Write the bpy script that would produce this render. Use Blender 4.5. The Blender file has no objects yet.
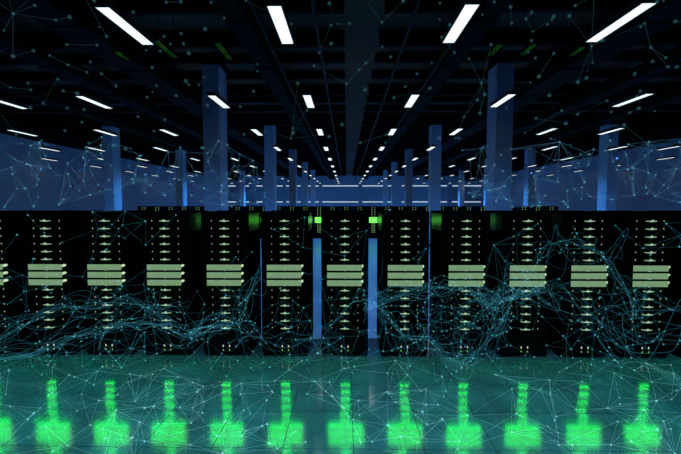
import bpy, bmesh, math, random
from mathutils import Vector, Euler
random.seed(7)
SC = bpy.context.scene
COL = SC.collection
PI = math.pi

# ------------------------------------------------------------------ helpers
class MB:
    """Collects boxes, prisms, tubes and orbs; build() links them as ONE mesh object."""
    def __init__(s): s.v = []; s.f = []; s.m = []
    def add(s, vs, fs, mi=0):
        b = len(s.v); s.v += [tuple(v) for v in vs]
        for f in fs:
            s.f.append(tuple(b + i for i in f)); s.m.append(mi)
    def box(s, x0, x1, y0, y1, z0, z1, mi=0, mats=None):
        vs = [(x0,y0,z0),(x1,y0,z0),(x1,y1,z0),(x0,y1,z0),(x0,y0,z1),(x1,y0,z1),(x1,y1,z1),(x0,y1,z1)]
        fs = [(0,3,2,1),(4,5,6,7),(0,1,5,4),(1,2,6,5),(2,3,7,6),(3,0,4,7)]   # bottom top front right back left
        for k, f in enumerate(fs): s.add_face(vs, f, mi if mats is None else mats[k])
    def add_face(s, vs, f, mi):
        b = len(s.v); s.v += [tuple(vs[i]) for i in f]; s.f.append(tuple(range(b, b + len(f)))); s.m.append(mi)
    def prism(s, pts, y0, y1, mi=0, under=None, over=None):
        """pts: outline in XZ, counter-clockwise seen from the front (-Y)."""
        n = len(pts)
        vs = [(x, y0, z) for x, z in pts] + [(x, y1, z) for x, z in pts]
        s.add_face(vs, tuple(range(n)), mi)
        s.add_face(vs, tuple(range(2*n - 1, n - 1, -1)), mi)
        for i in range(n):
            j = (i + 1) % n
            down = pts[j][0] > pts[i][0] + 1e-6 and abs(pts[j][1] - pts[i][1]) < .6 * abs(pts[j][0] - pts[i][0])
            up = pts[j][0] < pts[i][0] - 1e-6 and abs(pts[j][1] - pts[i][1]) < 1.5 * abs(pts[j][0] - pts[i][0])
            s.add_face(vs, (i, n + i, n + j, j), under if (under is not None and down) else (over if (over is not None and up) else mi))
    def tube(s, a, b, r, n=3, r2=None):
        a = Vector(a); b = Vector(b); d = b - a
        if d.length < 1e-6: return
        d.normalize(); u = d.orthogonal().normalized(); w = d.cross(u)
        r2 = r if r2 is None else r2
        vs = []
        for p, q in ((a, r), (b, r2)):
            for k in range(n):
                t = 2*PI*k/n; vs.append(p + u*math.cos(t)*q + w*math.sin(t)*q)
        s.add(vs, [(k, (k+1) % n, n + (k+1) % n, n + k) for k in range(n)] + [tuple(range(n-1, -1, -1)), tuple(range(n, 2*n))])
    def path(s, pts, r, n=3):
        for a, b in zip(pts, pts[1:]): s.tube(a, b, r, n)
    def orb(s, c, r):
        t = (1 + 5**.5)/2; k = r/math.sqrt(1 + t*t)
        vs = [(-1,t,0),(1,t,0),(-1,-t,0),(1,-t,0),(0,-1,t),(0,1,t),(0,-1,-t),(0,1,-t),(t,0,-1),(t,0,1),(-t,0,-1),(-t,0,1)]
        fs = [(0,11,5),(0,5,1),(0,1,7),(0,7,10),(0,10,11),(1,5,9),(5,11,4),(11,10,2),(10,7,6),(7,1,8),(3,9,4),(3,4,2),(3,2,6),(3,6,8),(3,8,9),(4,9,5),(2,4,11),(6,2,10),(8,6,7),(9,8,1)]
        s.add([(c[0]+x*k, c[1]+y*k, c[2]+z*k) for x, y, z in vs], fs)
    def build(s, name, mats, parent=None, loc=None, bevel=0, smooth=False, weld=False):
        me = bpy.data.meshes.new(name); me.from_pydata(s.v, [], s.f)
        if not isinstance(mats, (list, tuple)): mats = [mats]
        for m in mats: me.materials.append(m)
        me.polygons.foreach_set('material_index', s.m)
        if bevel or weld:
            bm = bmesh.new(); bm.from_mesh(me); bmesh.ops.remove_doubles(bm, verts=bm.verts, dist=1e-5)
            if bevel: bmesh.ops.bevel(bm, geom=list(bm.edges), offset=bevel, segments=1, affect='EDGES', clamp_overlap=True)
            bm.to_mesh(me); bm.free()
        if smooth: me.polygons.foreach_set('use_smooth', [True]*len(me.polygons))
        me.update()
        o = bpy.data.objects.new(name, me); COL.objects.link(o)
        if parent: o.parent = parent
        if loc: o.location = loc
        return o

def tag(o, label=None, cat=None, group=None, kind=None):
    if label: o['label'] = label
    if cat: o['category'] = cat
    if group: o['group'] = group
    if kind: o['kind'] = kind
    return o
def empty(name, loc):
    o = bpy.data.objects.new(name, None); o.empty_display_size = .1; COL.objects.link(o); o.location = loc; return o
def copy_tree(o, parent=None):
    c = o.copy(); COL.objects.link(c); c.parent = parent
    for ch in o.children: copy_tree(ch, c)
    return c
ORD = ['zeroth','first','second','third','fourth','fifth','sixth','seventh','eighth','ninth','tenth','eleventh','twelfth','thirteenth']
def ordinal(n):
    if n < 14: return ORD[n]
    t = {14:'fourteenth',15:'fifteenth',16:'sixteenth',17:'seventeenth',18:'eighteenth'}
    return t.get(n, str(n))

# ------------------------------------------------------------------ materials
def mat(name, col, rough=.5, metal=0, ior=1.45, spec=.5):
    m = bpy.data.materials.new(name); m.use_nodes = True
    b = m.node_tree.nodes['Principled BSDF']
    b.inputs['Base Color'].default_value = (*col, 1); b.inputs['Roughness'].default_value = rough
    b.inputs['Metallic'].default_value = metal; b.inputs['IOR'].default_value = ior
    b.inputs['Specular IOR Level'].default_value = spec
    return m
def noisy(m, scale, lo, hi, stretch=(1,1,1), detail=4, where='Base Color'):
    nt = m.node_tree; N = nt.nodes; L = nt.links; b = N['Principled BSDF']
    tc = N.new('ShaderNodeTexCoord'); mp = N.new('ShaderNodeMapping'); mp.inputs['Scale'].default_value = stretch
    nz = N.new('ShaderNodeTexNoise'); nz.inputs['Scale'].default_value = scale; nz.inputs['Detail'].default_value = detail
    cr = N.new('ShaderNodeValToRGB')
    cr.color_ramp.elements[0].color = (*lo, 1); cr.color_ramp.elements[1].color = (*hi, 1)
    cr.color_ramp.elements[0].position = .3; cr.color_ramp.elements[1].position = .7
    L.new(tc.outputs['Object'], mp.inputs[0]); L.new(mp.outputs[0], nz.inputs[0]); L.new(nz.outputs[0], cr.inputs[0])
    L.new(cr.outputs[0], b.inputs[where]); return m
def glow(name, col, strength=1.0, vary=0, scale=40):
    m = bpy.data.materials.new(name); m.use_nodes = True
    nt = m.node_tree; N = nt.nodes; L = nt.links
    for n in list(N): N.remove(n)
    out = N.new('ShaderNodeOutputMaterial'); e = N.new('ShaderNodeEmission')
    e.inputs['Color'].default_value = (*col, 1); e.inputs['Strength'].default_value = strength
    L.new(e.outputs[0], out.inputs[0])
    if vary:
        tc = N.new('ShaderNodeTexCoord'); nz = N.new('ShaderNodeTexNoise'); nz.inputs['Scale'].default_value = scale
        mr = N.new('ShaderNodeMapRange'); mr.inputs['From Min'].default_value = .3; mr.inputs['From Max'].default_value = .7
        mr.inputs['To Min'].default_value = strength*(1 - vary); mr.inputs['To Max'].default_value = strength*(1 + vary)
        L.new(tc.outputs['Object'], nz.inputs[0]); L.new(nz.outputs[0], mr.inputs[0]); L.new(mr.outputs[0], e.inputs['Strength'])
    return m

M_rack = noisy(mat('black powder coated steel', (.002,.002,.002), .6, 0, 1.3, 0), 60, (.0015,.0015,.0018), (.003,.003,.0035))
M_side = mat('black gloss side panel', (.002,.002,.002), .15, 0, 1.5, .5)
M_server = mat('black server faceplate', (.0012,.0013,.0014), .6, 0, 1.3, 0)
M_bar = glow('pale green drive light', (.175,.30,.165), 1.0, .10, 25)
M_under = glow('added green underglow', (.0,1.0,.05), 11)  # glow added on undersides to brighten the green floor reflections
M_ind = glow('pale indicator light', (.44,.68,.44), .75)
M_dot = glow('small pale status light', (.22,.32,.18), 1)
M_green = glow('green status light', (.12,.42,.10), 1)
M_white = glow('white status light', (.75,.85,.70), .6)
M_tab = glow('bright tab light', (.55,.75,.45), 1)
M_lamp = glow('white lamp diffuser', (.80,.95,1.0), 1.25)
M_housing = mat('black lamp housing', (.01,.01,.012), .6)
M_wlamp = glow('cool wall light', (.38,.55,.75), 1.0)
M_farled = glow('far rack lights', (.13,.26,.10), 1)
M_farbar = glow('far rack bright bars', (.13,.9,.085), 2.2)
M_ceil = noisy(mat('dark painted ceiling', (.05,.05,.06), .9, 0, 1.45, .1), 2, (.075,.046,.026), (.10,.062,.036))
M_beam = mat('black painted steel beam', (.006,.005,.004), .8, 0, 1.3, .1)
M_duct = noisy(mat('dark sheet metal duct', (.01,.01,.01), .6, 0, 1.3, .2), 5, (.008,.007,.006), (.014,.012,.010), (1,.2,1))
M_wall = noisy(mat('painted hall wall', (.3,.34,.45), .8), .35, (.30,.32,.36), (.38,.40,.44), (1,1,.15))
M_pillar = noisy(mat('painted square pillar', (.34,.37,.46), .7), 1.2, (.36,.37,.40), (.42,.43,.46), (1,1,.3))
M_green_glow = glow('painted green glow', (.004,.024,.0035), 1.0, .6, 3)  # emission painted in for patches of green light
M_blue = glow('blue lamp', (.12,.3,1.0), 1.0)

def floor_mat():
    m = mat('polished raised floor tiles', (.05,.06,.08), .1, 0, 2.6)
    nt = m.node_tree; N = nt.nodes; L = nt.links; b = N['Principled BSDF']
    g = N.new('ShaderNodeNewGeometry')
    def vm(op, a, bb=None):
        n = N.new('ShaderNodeVectorMath'); n.operation = op
        for k, x in enumerate((a, bb)):
            if x is None: continue
            if isinstance(x, tuple): n.inputs[k].default_value = x
            else: L.new(x, n.inputs[k])
        return n.outputs[0]
    def mm(op, a, bb=None):
        n = N.new('ShaderNodeMath'); n.operation = op
        for k, x in enumerate((a, bb)):
            if x is None: continue
            if isinstance(x, (int, float)): n.inputs[k].default_value = x
            else: L.new(x, n.inputs[k])
        return n.outputs[0]
    pos = vm('DIVIDE', vm('SUBTRACT', g.outputs['Position'], (.06,.225,0)), (.6,.6,.6))
    cell = vm('FLOOR', pos); fr = vm('FRACTION', pos)
    sx = N.new('ShaderNodeSeparateXYZ'); L.new(fr, sx.inputs[0])
    edge = mm('MINIMUM', mm('MINIMUM', sx.outputs[0], mm('SUBTRACT', 1, sx.outputs[0])), mm('MINIMUM', sx.outputs[1], mm('SUBTRACT', 1, sx.outputs[1])))
    joint = mm('LESS_THAN', edge, .004)
    # colour: slate laminate with a soft fleck, joints black
    nz = N.new('ShaderNodeTexNoise'); nz.inputs['Scale'].default_value = 3.0; nz.inputs['Detail'].default_value = 8
    L.new(g.outputs['Position'], nz.inputs[0])
    cr = N.new('ShaderNodeValToRGB'); cr.color_ramp.elements[0].color = (.045,.058,.068,1); cr.color_ramp.elements[1].color = (.085,.10,.112,1)
    cr.color_ramp.elements[0].position = .32; cr.color_ramp.elements[1].position = .68
    L.new(nz.outputs[0], cr.inputs[0])
    mx = N.new('ShaderNodeMix'); mx.data_type = 'RGBA'; L.new(joint, mx.inputs[0]); L.new(cr.outputs[0], mx.inputs[6]); mx.inputs[7].default_value = (.004,.005,.006,1)
    L.new(mx.outputs[2], b.inputs['Base Color'])
    L.new(mm('ADD', mm('MULTIPLY', joint, .8), .115), b.inputs['Roughness'])
    L.new(mm('SUBTRACT', .5, mm('MULTIPLY', joint, .5)), b.inputs['Specular IOR Level'])
    # each tile lies a little out of level and is slightly wavy
    wn = N.new('ShaderNodeTexWhiteNoise'); wn.noise_dimensions = '2D'; L.new(cell, wn.inputs[0])
    tilt = vm('MULTIPLY', vm('SUBTRACT', wn.outputs['Color'], (.5,.5,.5)), (.022,.008,0))
    n2 = N.new('ShaderNodeTexNoise'); n2.inputs['Scale'].default_value = 2.2; n2.inputs['Detail'].default_value = 1
    L.new(vm('ADD', g.outputs['Position'], vm('MULTIPLY', cell, (7.3,3.1,0))), n2.inputs[0])
    wave = vm('MULTIPLY', vm('SUBTRACT', n2.outputs['Color'], (.5,.5,.5)), (.03,.012,0))
    nn = vm('NORMALIZE', vm('ADD', vm('ADD', g.outputs['Normal'], tilt), wave))
    L.new(nn, b.inputs['Normal'])
    return m
M_floor = floor_mat()
M_hall = noisy(mat('floor paled for blue light', (.3,.3,.33), .28, 0, 1.5), .8, (.27,.28,.31), (.36,.37,.40))  # paler finish made up so the floor shows and bounces blue light

# ------------------------------------------------------------------ the hall
XL, XR, YF, YR, ZC = -17.4, 18.3, 53.0, -7.0, 6.1
def slab(name, x0, x1, y0, y1, z0, z1, m):
    b = MB(); b.box(x0, x1, y0, y1, z0, z1); return tag(b.build(name, m), kind='structure')
slab('floor', XL-.2, XR+.2, YR-.2, 6.0, -.2, 0, M_floor)
slab('floor_hall', XL-.2, XR+.2, 6.0, YF+.2, -.2, 0, M_hall)
slab('ceiling', XL-.2, XR+.2, YR-.2, YF+.2, ZC, ZC+.2, M_ceil)
slab('wall_left', XL-.2, XL, YR, YF, 0, ZC, M_wall)
slab('wall_right', XR, XR+.2, YR, YF, 0, ZC, M_wall)
slab('wall_back', XL-.2, XR+.2, YF, YF+.2, 0, ZC, M_wall)
slab('wall_front', XL-.2, XR+.2, YR-.2, YR, 0, ZC, M_wall)

# ceiling steel: cross beams in two halves beside the plain strip over the central aisle
for k in range(34):
    y = 5.29 + k*1.38
    for x0, x1 in ((XL+.02, -.05), (.75, XR-.02)):
        b = MB(); zt = ZC - .02; h = .22 if k % 3 else .34
        b.box(x0, x1, y-.07, y+.07, zt-.03, zt); b.box(x0, x1, y-.015, y+.015, zt-h+.03, zt-.03); b.box(x0, x1, y-.07, y+.07, zt-h, zt-h+.03)
        tag(b.build('ceiling_beam', M_beam), kind='structure')
# long ducts and pipes along the hall, hung under the beams
for x, w, h, lab in ((-15.0,.9,.5,'beside the left wall'),(-9.9,.5,.3,'in the left bay, outer one'),(-7.3,.5,.3,'in the left bay, inner one'),
                     (-5.2,.7,.4,'left of the left pillars'),(-2.0,.4,.35,'just left of the central aisle'),
                     (2.5,.4,.35,'just right of the central aisle'),(5.6,.7,.4,'right of the right pillars'),
                     (7.95,.5,.3,'in the right bay, inner one'),(10.6,.5,.3,'in the right bay, outer one'),(15.8,.9,.5,'beside the right wall')):
    b = MB(); zt = ZC - .361
    b.box(x-w/2, x+w/2, 4.6, 52.8, zt-h, zt)
    for j in range(20): b.box(x-w/2-.025, x+w/2+.025, 5+j*2.4, 5.05+j*2.4, zt-h-.025, zt)
    tag(b.build('air_duct', M_beam), 'long black air duct under the ceiling ' + lab, 'duct', 'air ducts under the ceiling')
for x, lab in ((-1.55,'left of the aisle'),(-.55,'at the left edge of the aisle'),(1.15,'at the right edge of the aisle'),(2.1,'right of the aisle')):
    b = MB(); b.tube((x,4.6,5.3), (x,52.8,5.3), .035, 8)
    for j in range(24): b.box(x-.006, x+.006, 5+j*2, 5.02+j*2, 5.3, ZC)
    tag(b.build('ceiling_pipe', M_duct), 'thin dark pipe running the length of the ceiling ' + lab, 'pipe', 'pipes under the ceiling')
# added trays whose glowing tubes stand in for green light on the ducts
for x, y, L_, lab in ((-4.47,8.0,.4,'beside the front left lamp'),(-3.45,7.7,.8,'above the left pillar, left one'),(-2.38,7.8,.8,'above the left pillar, right one'),
                     (2.85,7.8,.5,'left of the right pillar top'),(3.47,7.8,.5,'directly above the right pillar'),(4.45,7.9,.4,'right of the right pillar top')):
    r = tag(empty('glow_tray', (x, y, 4.99)), 'short added ceiling glow tray lit green ' + lab, 'glow tray', 'painted green glow trays')
    b = MB(); b.box(-.09,.09,-L_/2,L_/2,.05,.065); b.box(-.09,-.08,-L_/2,L_/2,.0,.05); b.box(.08,.09,-L_/2,L_/2,.0,.05)
    for j in (-1, 1): b.box(-.005,.005,j*L_*.4-.005,j*L_*.4+.005,.065,ZC-4.99)
    b.build('tray', M_beam, r)
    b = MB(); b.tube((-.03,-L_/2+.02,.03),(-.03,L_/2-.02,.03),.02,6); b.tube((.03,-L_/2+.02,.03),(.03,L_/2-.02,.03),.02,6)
    b.build('cable', M_green_glow, r)  # tubes that glow in place of green light patches

# pillars
def pillar(x, y, lab):
    r = tag(empty('pillar', (x, y, 0)), lab, 'pillar', 'square pillars of the hall', 'thing')
    b = MB(); b.box(-.235,.235,-.355,.355,0,ZC-.01); b.build('shaft', M_pillar, r, bevel=.012)
    b = MB(); b.box(-.255,.255,-.375,.375,0,.12); b.build('foot_plate', M_beam, r)
    b = MB(); b.box(-.26,.26,-.38,.38,ZC-.16,ZC-.011); b.build('cap_collar', M_beam, r)
for x, rowname in ((-11.75,'outer left'),(-3.79,'inner left'),(4.37,'inner right'),(12.85,'outer right')):
    n = 0
    for k in range(5):
        y = 11.5 + 8.28*k
        if abs(x) > 8 and k == 0: continue
        n += 1
        pillar(x, y, 'square blue-lit pillar, %s from the front in the %s row of pillars' % (ordinal(n), rowname))

# ceiling lamps hung below the steel
def lamp(x, y, lab):
    global lamp0
    if lamp0 is None:
        r = empty('ceiling_light', (0,0,0))
        b = MB(); b.box(-.1,.1,-.60,.60,.02,.09); b.box(-.1,-.088,-.6,.6,0,.02); b.box(.088,.1,-.6,.6,0,.02); b.box(-.088,.088,-.6,-.588,0,.02); b.box(-.088,.088,.588,.6,0,.02)
        b.build('housing', M_housing, r)
        b = MB(); b.box(-.0875,.0875,-.5875,.5875,.004,.0195); b.build('diffuser', M_lamp, r)
        for j in (-.45,.45):
            b = MB(); b.tube((0,j,.09),(0,j,ZC-4.56),.005,4); b.build('suspension_rod', M_housing, r)
        lamp0 = r; o = r
    else: o = copy_tree(lamp0)
    o.location = (x, y, 4.56)
    tag(o, lab, 'ceiling light', 'white ceiling lights')
lamp0 = None
cols = [(-16.6,'seventh column left of the aisle'),(-13.5,'sixth column left of the aisle'),(-11.35,'fifth column left of the aisle'),(-8.42,'fourth column left of the aisle'),(-6.19,'third column left of the aisle'),
        (-3.11,'second column left of the aisle'),(-.917,'first column left of the aisle'),(1.577,'first column right of the aisle'),
        (3.77,'second column right of the aisle'),(6.87,'third column right of the aisle'),(9.05,'fourth column right of the aisle'),
        (12.05,'fifth column right of the aisle'),(14.3,'sixth column right of the aisle'),(17.4,'seventh column right of the aisle')]
for cx_, cname in cols:
    for k in range(11):
        y = 5.71 + 4.075*k
        u = 346.5 + (cx_*395/(y + .55)); 
        if not (-8 < u < 690): continue
        lamp(cx_, y, 'white hanging lamp, %s row from front, %s' % (ordinal(k+1), cname))

# two lines of wall lights on the far wall
def wall_light(x0, x1, z, lab):
    r = tag(empty('wall_light', ((x0+x1)/2, YF-.001, z)), lab, 'wall light', 'linear lights on the far wall')
    w = (x1-x0)/2
    b = MB(); b.box(-w,w,-.10,0,-.09,.09); b.build('housing', M_housing, r)
    b = MB(); b.box(-w+.04,w-.04,-.115,-.1,-.075,.075); b.build('diffuser', M_wlamp, r)
segs = [(-16.9,-14.8),(-14.2,-13.0),(-12.1,-11.2),(-10.6,-8.5),(-8.1,-6.1),(-5.7,-3.65),(-3.27,1.62),(2.06,4.99),(5.38,6.46),(7.3,8.2),(8.65,10.97),(11.5,13.4),(14.0,15.1),(15.6,17.9)]
for k, (x0, x1) in enumerate(segs):
    for z, nm in ((4.55,'upper'),(2.42,'lower')):
        wall_light(x0, x1, z, 'thin horizontal light on the far wall, %s from left in the %s line' % (ordinal(k+1), nm))

# two small blue lamps on the outer right pillars
for x, y, z, lab in ((12.75,11.5+8.28*2-.42,4.25,'small blue lamp on the second outer right pillar'),(13.0,11.5+8.28-.42,4.3,'small blue lamp on the first outer right pillar')):
    r = tag(empty('pillar_lamp', (x, y, z)), lab, 'lamp', 'blue lamps on pillars')
    b = MB(); b.box(-.06,.06,.0,.07,-.02,.06); b.build('housing', M_housing, r)
    b = MB(); b.tube((0,-.02,-.06),(0,-.02,.03),.05,10); b.build('bulb', M_blue, r)

# ------------------------------------------------------------------ racks
W, D, HR = .63, .76, 1.972
PITCH, FRONT = .805, 5.25
P0 = .1035
def make_rack():
    r = empty('server_rack', (0,0,0)); w = W/2
    # cabinet: open steel frame, back, top with cable slots, base on plinth
    b = MB()
    for sx in (-1, 1):
        b.box(min(sx*w, sx*(w-.05)), max(sx*w, sx*(w-.05)), 0, .05, .05, HR)
        b.box(min(sx*w, sx*(w-.05)), max(sx*w, sx*(w-.05)), D-.05, D, .05, HR)
    b.box(-w+.05, w-.05, 0, .05, 1.905, HR); b.box(-w+.05, w-.05, D-.012, D, .05, HR)
    b.box(-w+.05, w-.05, 0, .05, .05, .10)
    b.build('cabinet_frame', M_rack, r)
    b = MB(); b.box(-w+.05, w-.05, .05, D-.012, HR-.03, HR-.006); b.box(-.2,.2,.15,.6,HR-.006,HR); b.build('top_panel', M_rack, r)
    for sx in (-1, 1):
        for z0, z1, m in ((.06, 1.695, M_rack), (1.70, HR-.03, M_side)):        # matt below, gloss above: split added to mirror only a green glow
            b = MB(); b.box(min(sx*(w-.02), sx*(w-.004)), max(sx*(w-.02), sx*(w-.004)), .05, D-.05, z0, z1); b.build('side_panel', m, r)
    b = MB(); b.box(-w+.01, w-.01, .02, D-.02, 0, .05); b.build('plinth', M_rack, r)
    # blank panels between frame and servers
    b = MB(); b.box(-w+.05, -.262, .035, .047, .10, 1.905); b.box(.262, w-.05, .035, .047, .10, 1.905); b.build('mounting_rail', M_rack, r)
    b = MB(); b.box(-.262,.262,.03,.05,.10,.340); b.build('blank_panel', M_rack, r)
    first = None
    for n in range(15):
        z = 1.8434 - n*P0
        if 6 <= n <= 8: continue
        if first is None:
            b = MB(); b.box(-.26,.26,.012,.62,-.046,.046); s = b.build('server_unit', M_server, r, bevel=.004)
            b = MB()
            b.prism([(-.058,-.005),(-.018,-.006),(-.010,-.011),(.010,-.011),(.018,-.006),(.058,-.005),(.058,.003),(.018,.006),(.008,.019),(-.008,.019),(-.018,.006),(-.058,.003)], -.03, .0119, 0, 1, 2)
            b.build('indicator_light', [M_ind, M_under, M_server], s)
            for x in (-.177, .177):
                b = MB(); b.prism([(x-.006,0),(x,-.011),(x+.006,0),(x,.011)], .004, .0119); b.build('status_light', M_dot, s)
            for x in (-.225, .225):
                b = MB(); b.tube((x,-.008,-.03),(x,-.008,.03),.005,6); b.tube((x,-.008,-.028),(x,.012,-.028),.004,5); b.tube((x,-.008,.028),(x,.012,.028),.004,5); b.build('handle', M_rack, s)
            first = s
        else: s = copy_tree(first, r)
        s.location = (0, 0, z)
    firstb = None
    for n in (6, 7, 8):
        z = 1.8434 - n*P0
        if firstb is None:
            s = MB(); s.box(-.26,.262,.012,.62,-.049,.049); s = s.build('drive_unit', M_server, r, bevel=.004)
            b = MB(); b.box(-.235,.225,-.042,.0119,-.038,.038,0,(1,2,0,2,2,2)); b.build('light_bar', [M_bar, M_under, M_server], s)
            b = MB(); b.prism([(.2255,.0),(.236,.004),(.246,.012),(.246,.030),(.2255,.034)], -.040, .0119); b.build('tab_light', M_tab, s)
            b = MB(); b.prism([(-.012,-.0385),(0,-.048),(.012,-.0385)], -.03, .0119); b.build('indicator_light', M_ind, s)
            firstb = s
        else: s = copy_tree(firstb, r)
        s.location = (0, 0, z)
    for x in (-.043, .043):
        b = MB(); b.box(x-.007,x+.007,-.004,0,.128,.156); b.build('status_light', M_white, r)
        b = MB(); b.box(x-.006,x+.006,-.004,0,.076,.096); b.build('status_light', M_green, r)['label'] = 'green status light'
    return r
rack0 = make_rack()
for k in range(13):
    o = rack0 if k == 0 else copy_tree(rack0)
    o.location = (-.022 + PITCH*(k-6), FRONT, 0)
    tag(o, 'black server rack with green light bars, %s from left in the front row' % ordinal(k+1), 'server rack', 'server racks of the front row')

# the distant row, seen over and between the front racks
def make_far():
    r = empty('server_rack', (0,0,0)); w = .40
    b = MB(); b.box(-w,w,0,.9,.05,1.965); b.box(-w+.03,w-.03,.03,.87,0,.05); b.build('cabinet_frame', M_rack, r, bevel=.006)
    def col(name, z0, z1, m, width, mid):
        b = MB(); n = 0; z = z1
        while z > z0:
            for x, ww in ((-.085,.045),(0,mid),(.085,.045)) : 
                if ww: b.box(x-ww/2, x+ww/2, -.012, 0, z-.05, z)
            z -= .104
        return b.build(name, m, r)
    col('indicator_light', 1.33, 1.90, M_farled, .05, 0)
    col('indicator_light', .32, .93, M_farled, .05, .05)
    b = MB()
    for j in range(3): b.box(-.25,.25,-.02,0,.965+j*.115,.965+j*.115+.095,0)
    b.build('light_bar', M_farbar, r)
    return r
far0 = make_far()
FN = 31
for k in range(FN):
    o = far0 if k == 0 else copy_tree(far0)
    o.location = (-.02 + .825*(k-15), 24.0, 0)
    n = k + 1
    where = ('%s from its left end' % ordinal(n)) if n <= 15 else ('in the middle of that row' if n == 16 else '%s from its right end' % ordinal(FN + 1 - n))
    tag(o, 'distant server rack in the row behind the front racks, ' + where, 'server rack', 'server racks of the distant row')

# ------------------------------------------------------------------ floating webs of light
def hologlow(name, col, strength=1.0):
    m = bpy.data.materials.new(name); m.use_nodes = True
    nt = m.node_tree; N = nt.nodes; L = nt.links
    for n in list(N): N.remove(n)
    out = N.new('ShaderNodeOutputMaterial'); e = N.new('ShaderNodeEmission'); t = N.new('ShaderNodeBsdfTransparent'); a = N.new('ShaderNodeAddShader')
    e.inputs['Color'].default_value = (*col, 1); e.inputs['Strength'].default_value = strength
    L.new(e.outputs[0], a.inputs[0]); L.new(t.outputs[0], a.inputs[1]); L.new(a.outputs[0], out.inputs[0]); return m
M_th = {'c': hologlow('dim teal thread', (.022,.07,.08), .6), 'w': hologlow('blue thread', (.05,.16,.24), .9), 'r': hologlow('teal thread', (.04,.22,.29), .42), 'f': hologlow('pale teal thread', (.14,.36,.38), .5)}
M_nd = {'c': hologlow('dim teal node', (.014,.05,.06), .22), 'w': hologlow('blue node', (.04,.15,.21), .25), 'r': hologlow('teal node', (.05,.22,.27), .25), 'f': hologlow('pale teal node', (.13,.32,.34), .25)}
def web(label, key, nodes, edges, ribbons=(), r_node=.008, r_th=.002):
    root = tag(empty('light_web', (0, 4.6, 0)), label, 'light web', 'floating webs of light', 'stuff')
    off = Vector((0, 4.6, 0))
    t = MB()
    for a, b in edges: t.tube(Vector(nodes[a])-off, Vector(nodes[b])-off, r_th*random.uniform(.6,1.25))
    for pts, r in ribbons: t.path([Vector(p)-off for p in pts], r)
    tag(t.build('threads', M_th[key], root), kind='stuff')
    t = MB()
    for p in nodes:
        q = r_node*random.choice((.7,.9,1,1,1.3))
        for k in (1.35, .9, .5): t.orb(Vector(p)-off, q*k)     # a soft dot: shells of faint light
    tag(t.build('nodes', M_nd[key], root, smooth=True), kind='stuff')
def near(nodes, k, rmax, chance=1.0):
    E = set(); V = [Vector(p) for p in nodes]
    for i, a in enumerate(V):
        ds = sorted((( a-b).length, j) for j, b in enumerate(V) if j != i)[:k]
        for d, j in ds:
            if d < rmax and random.random() < chance: E.add((min(i,j), max(i,j)))
    return sorted(E)
def hubs(nodes, n, rmax, kmax):
    E = set()
    for i in random.sample(range(len(nodes)), n):
        a = Vector(nodes[i])
        ds = sorted(((a-Vector(b)).length, j) for j, b in enumerate(nodes) if j != i)[:kmax]
        for d, j in ds:
            if d < rmax: E.add((min(i,j), max(i,j)))
    return E
U = random.uniform
def sprinkle(n, x, y, z, dmin):
    out = []
    for _ in range(n*20):
        p = (U(*x), U(*y), U(*z))
        if all((Vector(p)-Vector(q)).length > dmin for q in out): out.append(p)
        if len(out) >= n: break
    return out
# 1: under the ceiling
nd = sprinkle(230, (-4.3,4.3), (4.2,5.0), (2.7,4.6), .17)
web('faint teal web of light dots floating under the dark ceiling', 'c', nd, set(near(nd, 2, .5, .13)) | hubs(nd, 5, .6, 7), (), .0155, .0009)
# 2, 3: over the racks on both sides
for lab, x in (('blue web of light lines floating over the racks by the left wall', (-4.9,-1.1)), ('blue web of light lines floating over the racks by the right wall', (1.6,4.9))):
    nd = sprinkle(95, x, (4.9,5.7), (2.02,2.95), .15)
    web(lab, 'w', nd, set(near(nd, 3, .9, .7)) | hubs(nd, 9, 1.0, 9), (), .010, .0008)
# 4: before the racks, with dense ribbons
def spline(P, n=10):
    out = []
    for i in range(len(P)-1):
        p0 = P[max(i-1,0)]; p1 = P[i]; p2 = P[i+1]; p3 = P[min(i+2,len(P)-1)]
        for k in range(n):
            t = k/n
            out.append(tuple(.5*((2*b)+(c-a)*t+(2*a-5*b+4*c-d)*t*t+(3*b-a-3*c+d)*t**3) for a,b,c,d in zip(p0,p1,p2,p3)))
    out.append(P[-1]); return out
paths = [
 ([(-4.5,.30),(-4.06,.57),(-3.54,.76),(-3.18,.80),(-2.82,.87),(-2.52,.83),(-2.1,.62)], 9, .07),
 ([(-4.6,.12),(-3.94,.20),(-3.42,.39),(-3.08,.5),(-2.71,.59),(-2.31,.58),(-1.95,.45),(-1.74,.54),(-1.44,.58)], 11, .06),
 ([(-1.95,.45),(-1.44,.58),(-1.27,.73),(-1.19,.95),(-1.05,1.2)], 6, .06),
 ([(-1.44,.55),(-1.0,.40),(-.6,.35),(-.2,.55),(.0,.85),(.25,.95)], 5, .10),
 ([(.20,.90),(.36,.84),(.53,.67),(.72,.45),(1.01,.41),(1.25,.18),(1.44,.14),(1.62,.3),(1.82,.53),(1.96,.81)], 9, .05),
 ([(.25,.78),(.55,.92),(.96,1.05),(1.24,1.08),(1.53,1.0),(1.81,.90),(2.1,.98),(2.4,1.05)], 11, .05),
 ([(1.45,.95),(1.75,.93),(1.98,1.03),(2.34,.99),(2.65,.92),(3.06,.67),(3.56,.36)], 6, .07),
 ([(1.95,.91),(2.15,1.15),(2.32,1.42),(2.49,1.56),(2.77,1.6),(3.01,1.53),(3.16,1.36),(3.31,1.07),(3.45,.70)], 7, .06),
 ([(3.2,.55),(3.6,.45),(4.1,.60),(4.6,.50)], 5, .12),
]
rib = []; extra = []
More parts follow.
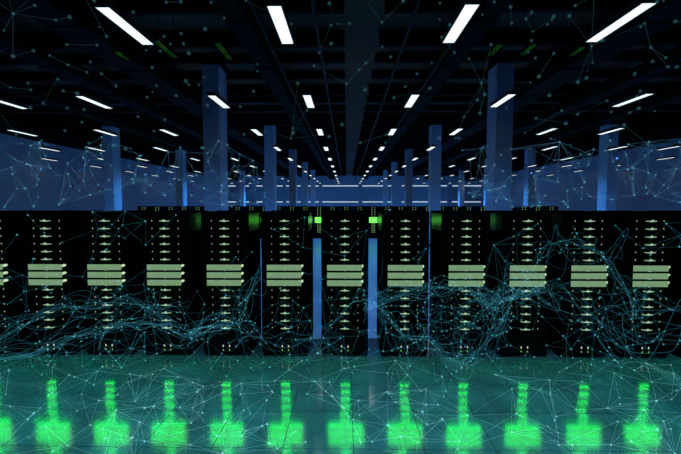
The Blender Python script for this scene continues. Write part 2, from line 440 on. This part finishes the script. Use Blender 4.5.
for P, cnt, amp in paths:
    base = spline(P)
    for s in range(int(cnt*1.6)):
        f1, f2, p1, p2, p3 = U(.10,.28), U(.3,.7), U(0,6.3), U(0,6.3), U(0,6.3)
        a = amp*random.choice((.5,1,1.7,2.6,3.6))*U(.6,1.2); pts = []
        for i, (x, z) in enumerate(base):
            o1 = a*(math.sin(f1*i+p1) + .3*math.sin(f2*i+p2))
            pts.append((x + .5*a*math.sin(f1*i+p3), 4.75 + min(.3, 1.6*a)*math.sin(.2*i+p2), max(.03, z + o1)))
        rib.append((pts, U(.0004,.0013)))
        for i in range(0, len(pts), 3):
            if random.random() < .12: extra.append(pts[i])
# swirl between the two ribbons right of the aisle
for s in range(34):
    c = Vector((U(.95,1.75), U(4.55,4.95), U(.35,.85))); rr = U(.06,.22); a0 = U(0,6.3); sw = U(1.5,4.5); ty = U(-.5,.5)
    rib.append(([c + Vector((rr*math.cos(a0+sw*t/9), ty*rr*math.sin(a0+sw*t/9), rr*math.sin(a0+sw*t/9)*.8)) for t in range(10)], U(.0004,.0009)))
nd = sprinkle(330, (-4.6,4.6), (4.35,5.05), (.05,1.15), .09) + sprinkle(60, (-4.6,4.6), (4.35,5.05), (1.15,2.0), .2) + sprinkle(46, (.8,2.0), (4.5,4.95), (.25,.95), .06)
base_n = len(nd)
E1 = set(near(nd, 3, .55, .7)) | hubs(nd, 34, .7, 11)
web('dense teal web of light threads floating before the front racks', 'r', nd + extra, E1, rib, .0075, .0006)
# 5: low over the floor
nd = sprinkle(230, (-3.9,3.9), (2.6,4.3), (.03,.40), .13)
web('pale teal web of light threads floating low over the shiny floor', 'f', nd, set(near(nd, 3, .8, .8)) | hubs(nd, 40, .6, 10), (), .0065, .0006)

# ------------------------------------------------------------------ lights
def spot(name, loc, col, power, size, blend=.8, target=None, radius=.1):
    l = bpy.data.lights.new(name, 'SPOT'); l.color = col; l.energy = power; l.spot_size = math.radians(size); l.spot_blend = blend; l.shadow_soft_size = radius
    o = bpy.data.objects.new(name, l); COL.objects.link(o); o.location = loc
    t = Vector(target) if target else Vector((loc[0], loc[1], 0))
    o.rotation_euler = (t - Vector(loc)).to_track_quat('-Z','Y').to_euler(); return o
BLUE = (.045,.30,1.0)
for y in (14.5, 22, 30, 38, 46):  # unseen blue spots added to colour walls, pillars and floor
    for x in (-9.8, -6.0, .2, 6.8, 10.4):
        spot('blue_fill_spot', (x, y, 4.3), BLUE, (1250 if abs(x) > 9 else 800) + max(0, y-26)*50, 166, 1.0, None, .3)
for x in (-11.0, -6.2, .2, 6.8, 11.8): spot('blue_fill_spot', (x, 8.2, 4.3), BLUE, 500, 160, 1.0, None, .3)  # more added blue spots, for the pillar fronts
for k in range(-5, 6):
    spot('teal_fill_spot', (k*1.0, .2, 4.6), (.015,.85,.80), 920, 29, .45, (k*1.0, 3.62, 0), .15)  # unseen spots added to tint the front floor teal
for x in (-3, 0, 3):
    spot('slate_fill_spot', (x, -.5, 4.6), (.42,.6,1.0), 400, 95, 1.0, (x, 3.5, 0), .3)  # unseen fill added to lift the front floor to slate blue

for y in (12, 20, 28, 36, 44):                       # unseen white points added to grey the walls, pillars and ceiling
    for x in (-13, -4.7, .3, 5.4, 13.4):
        l = bpy.data.lights.new('white_fill', 'POINT'); l.color = (.85,.95,1.0); l.energy = 5; l.shadow_soft_size = .4
        o = bpy.data.objects.new('white_fill', l); COL.objects.link(o); o.location = (x, y, 3.9)
w = bpy.data.worlds.new('world'); SC.world = w; w.use_nodes = True
w.node_tree.nodes['Background'].inputs[0].default_value = (.10,.14,.3,1); w.node_tree.nodes['Background'].inputs[1].default_value = .0

# ------------------------------------------------------------------ camera
cam = bpy.data.cameras.new('camera'); cam.sensor_width = 36; cam.lens = 395/681*36; cam.clip_end = 200
co = bpy.data.objects.new('camera', cam); COL.objects.link(co); co.location = (0,0,2.06)
co.rotation_euler = (PI/2 - math.atan(22.4/395), 0, math.atan(6/395))
SC.camera = co
SC.view_settings.view_transform = 'Standard'; SC.view_settings.look = 'None'; SC.view_settings.exposure = 0; SC.view_settings.gamma = 1
SC.view_settings.use_curve_mapping = False
SC.cycles.max_bounces = 6; SC.cycles.transparent_max_bounces = 48; SC.cycles.use_denoising = True
SC.cycles.sample_clamp_indirect = 4
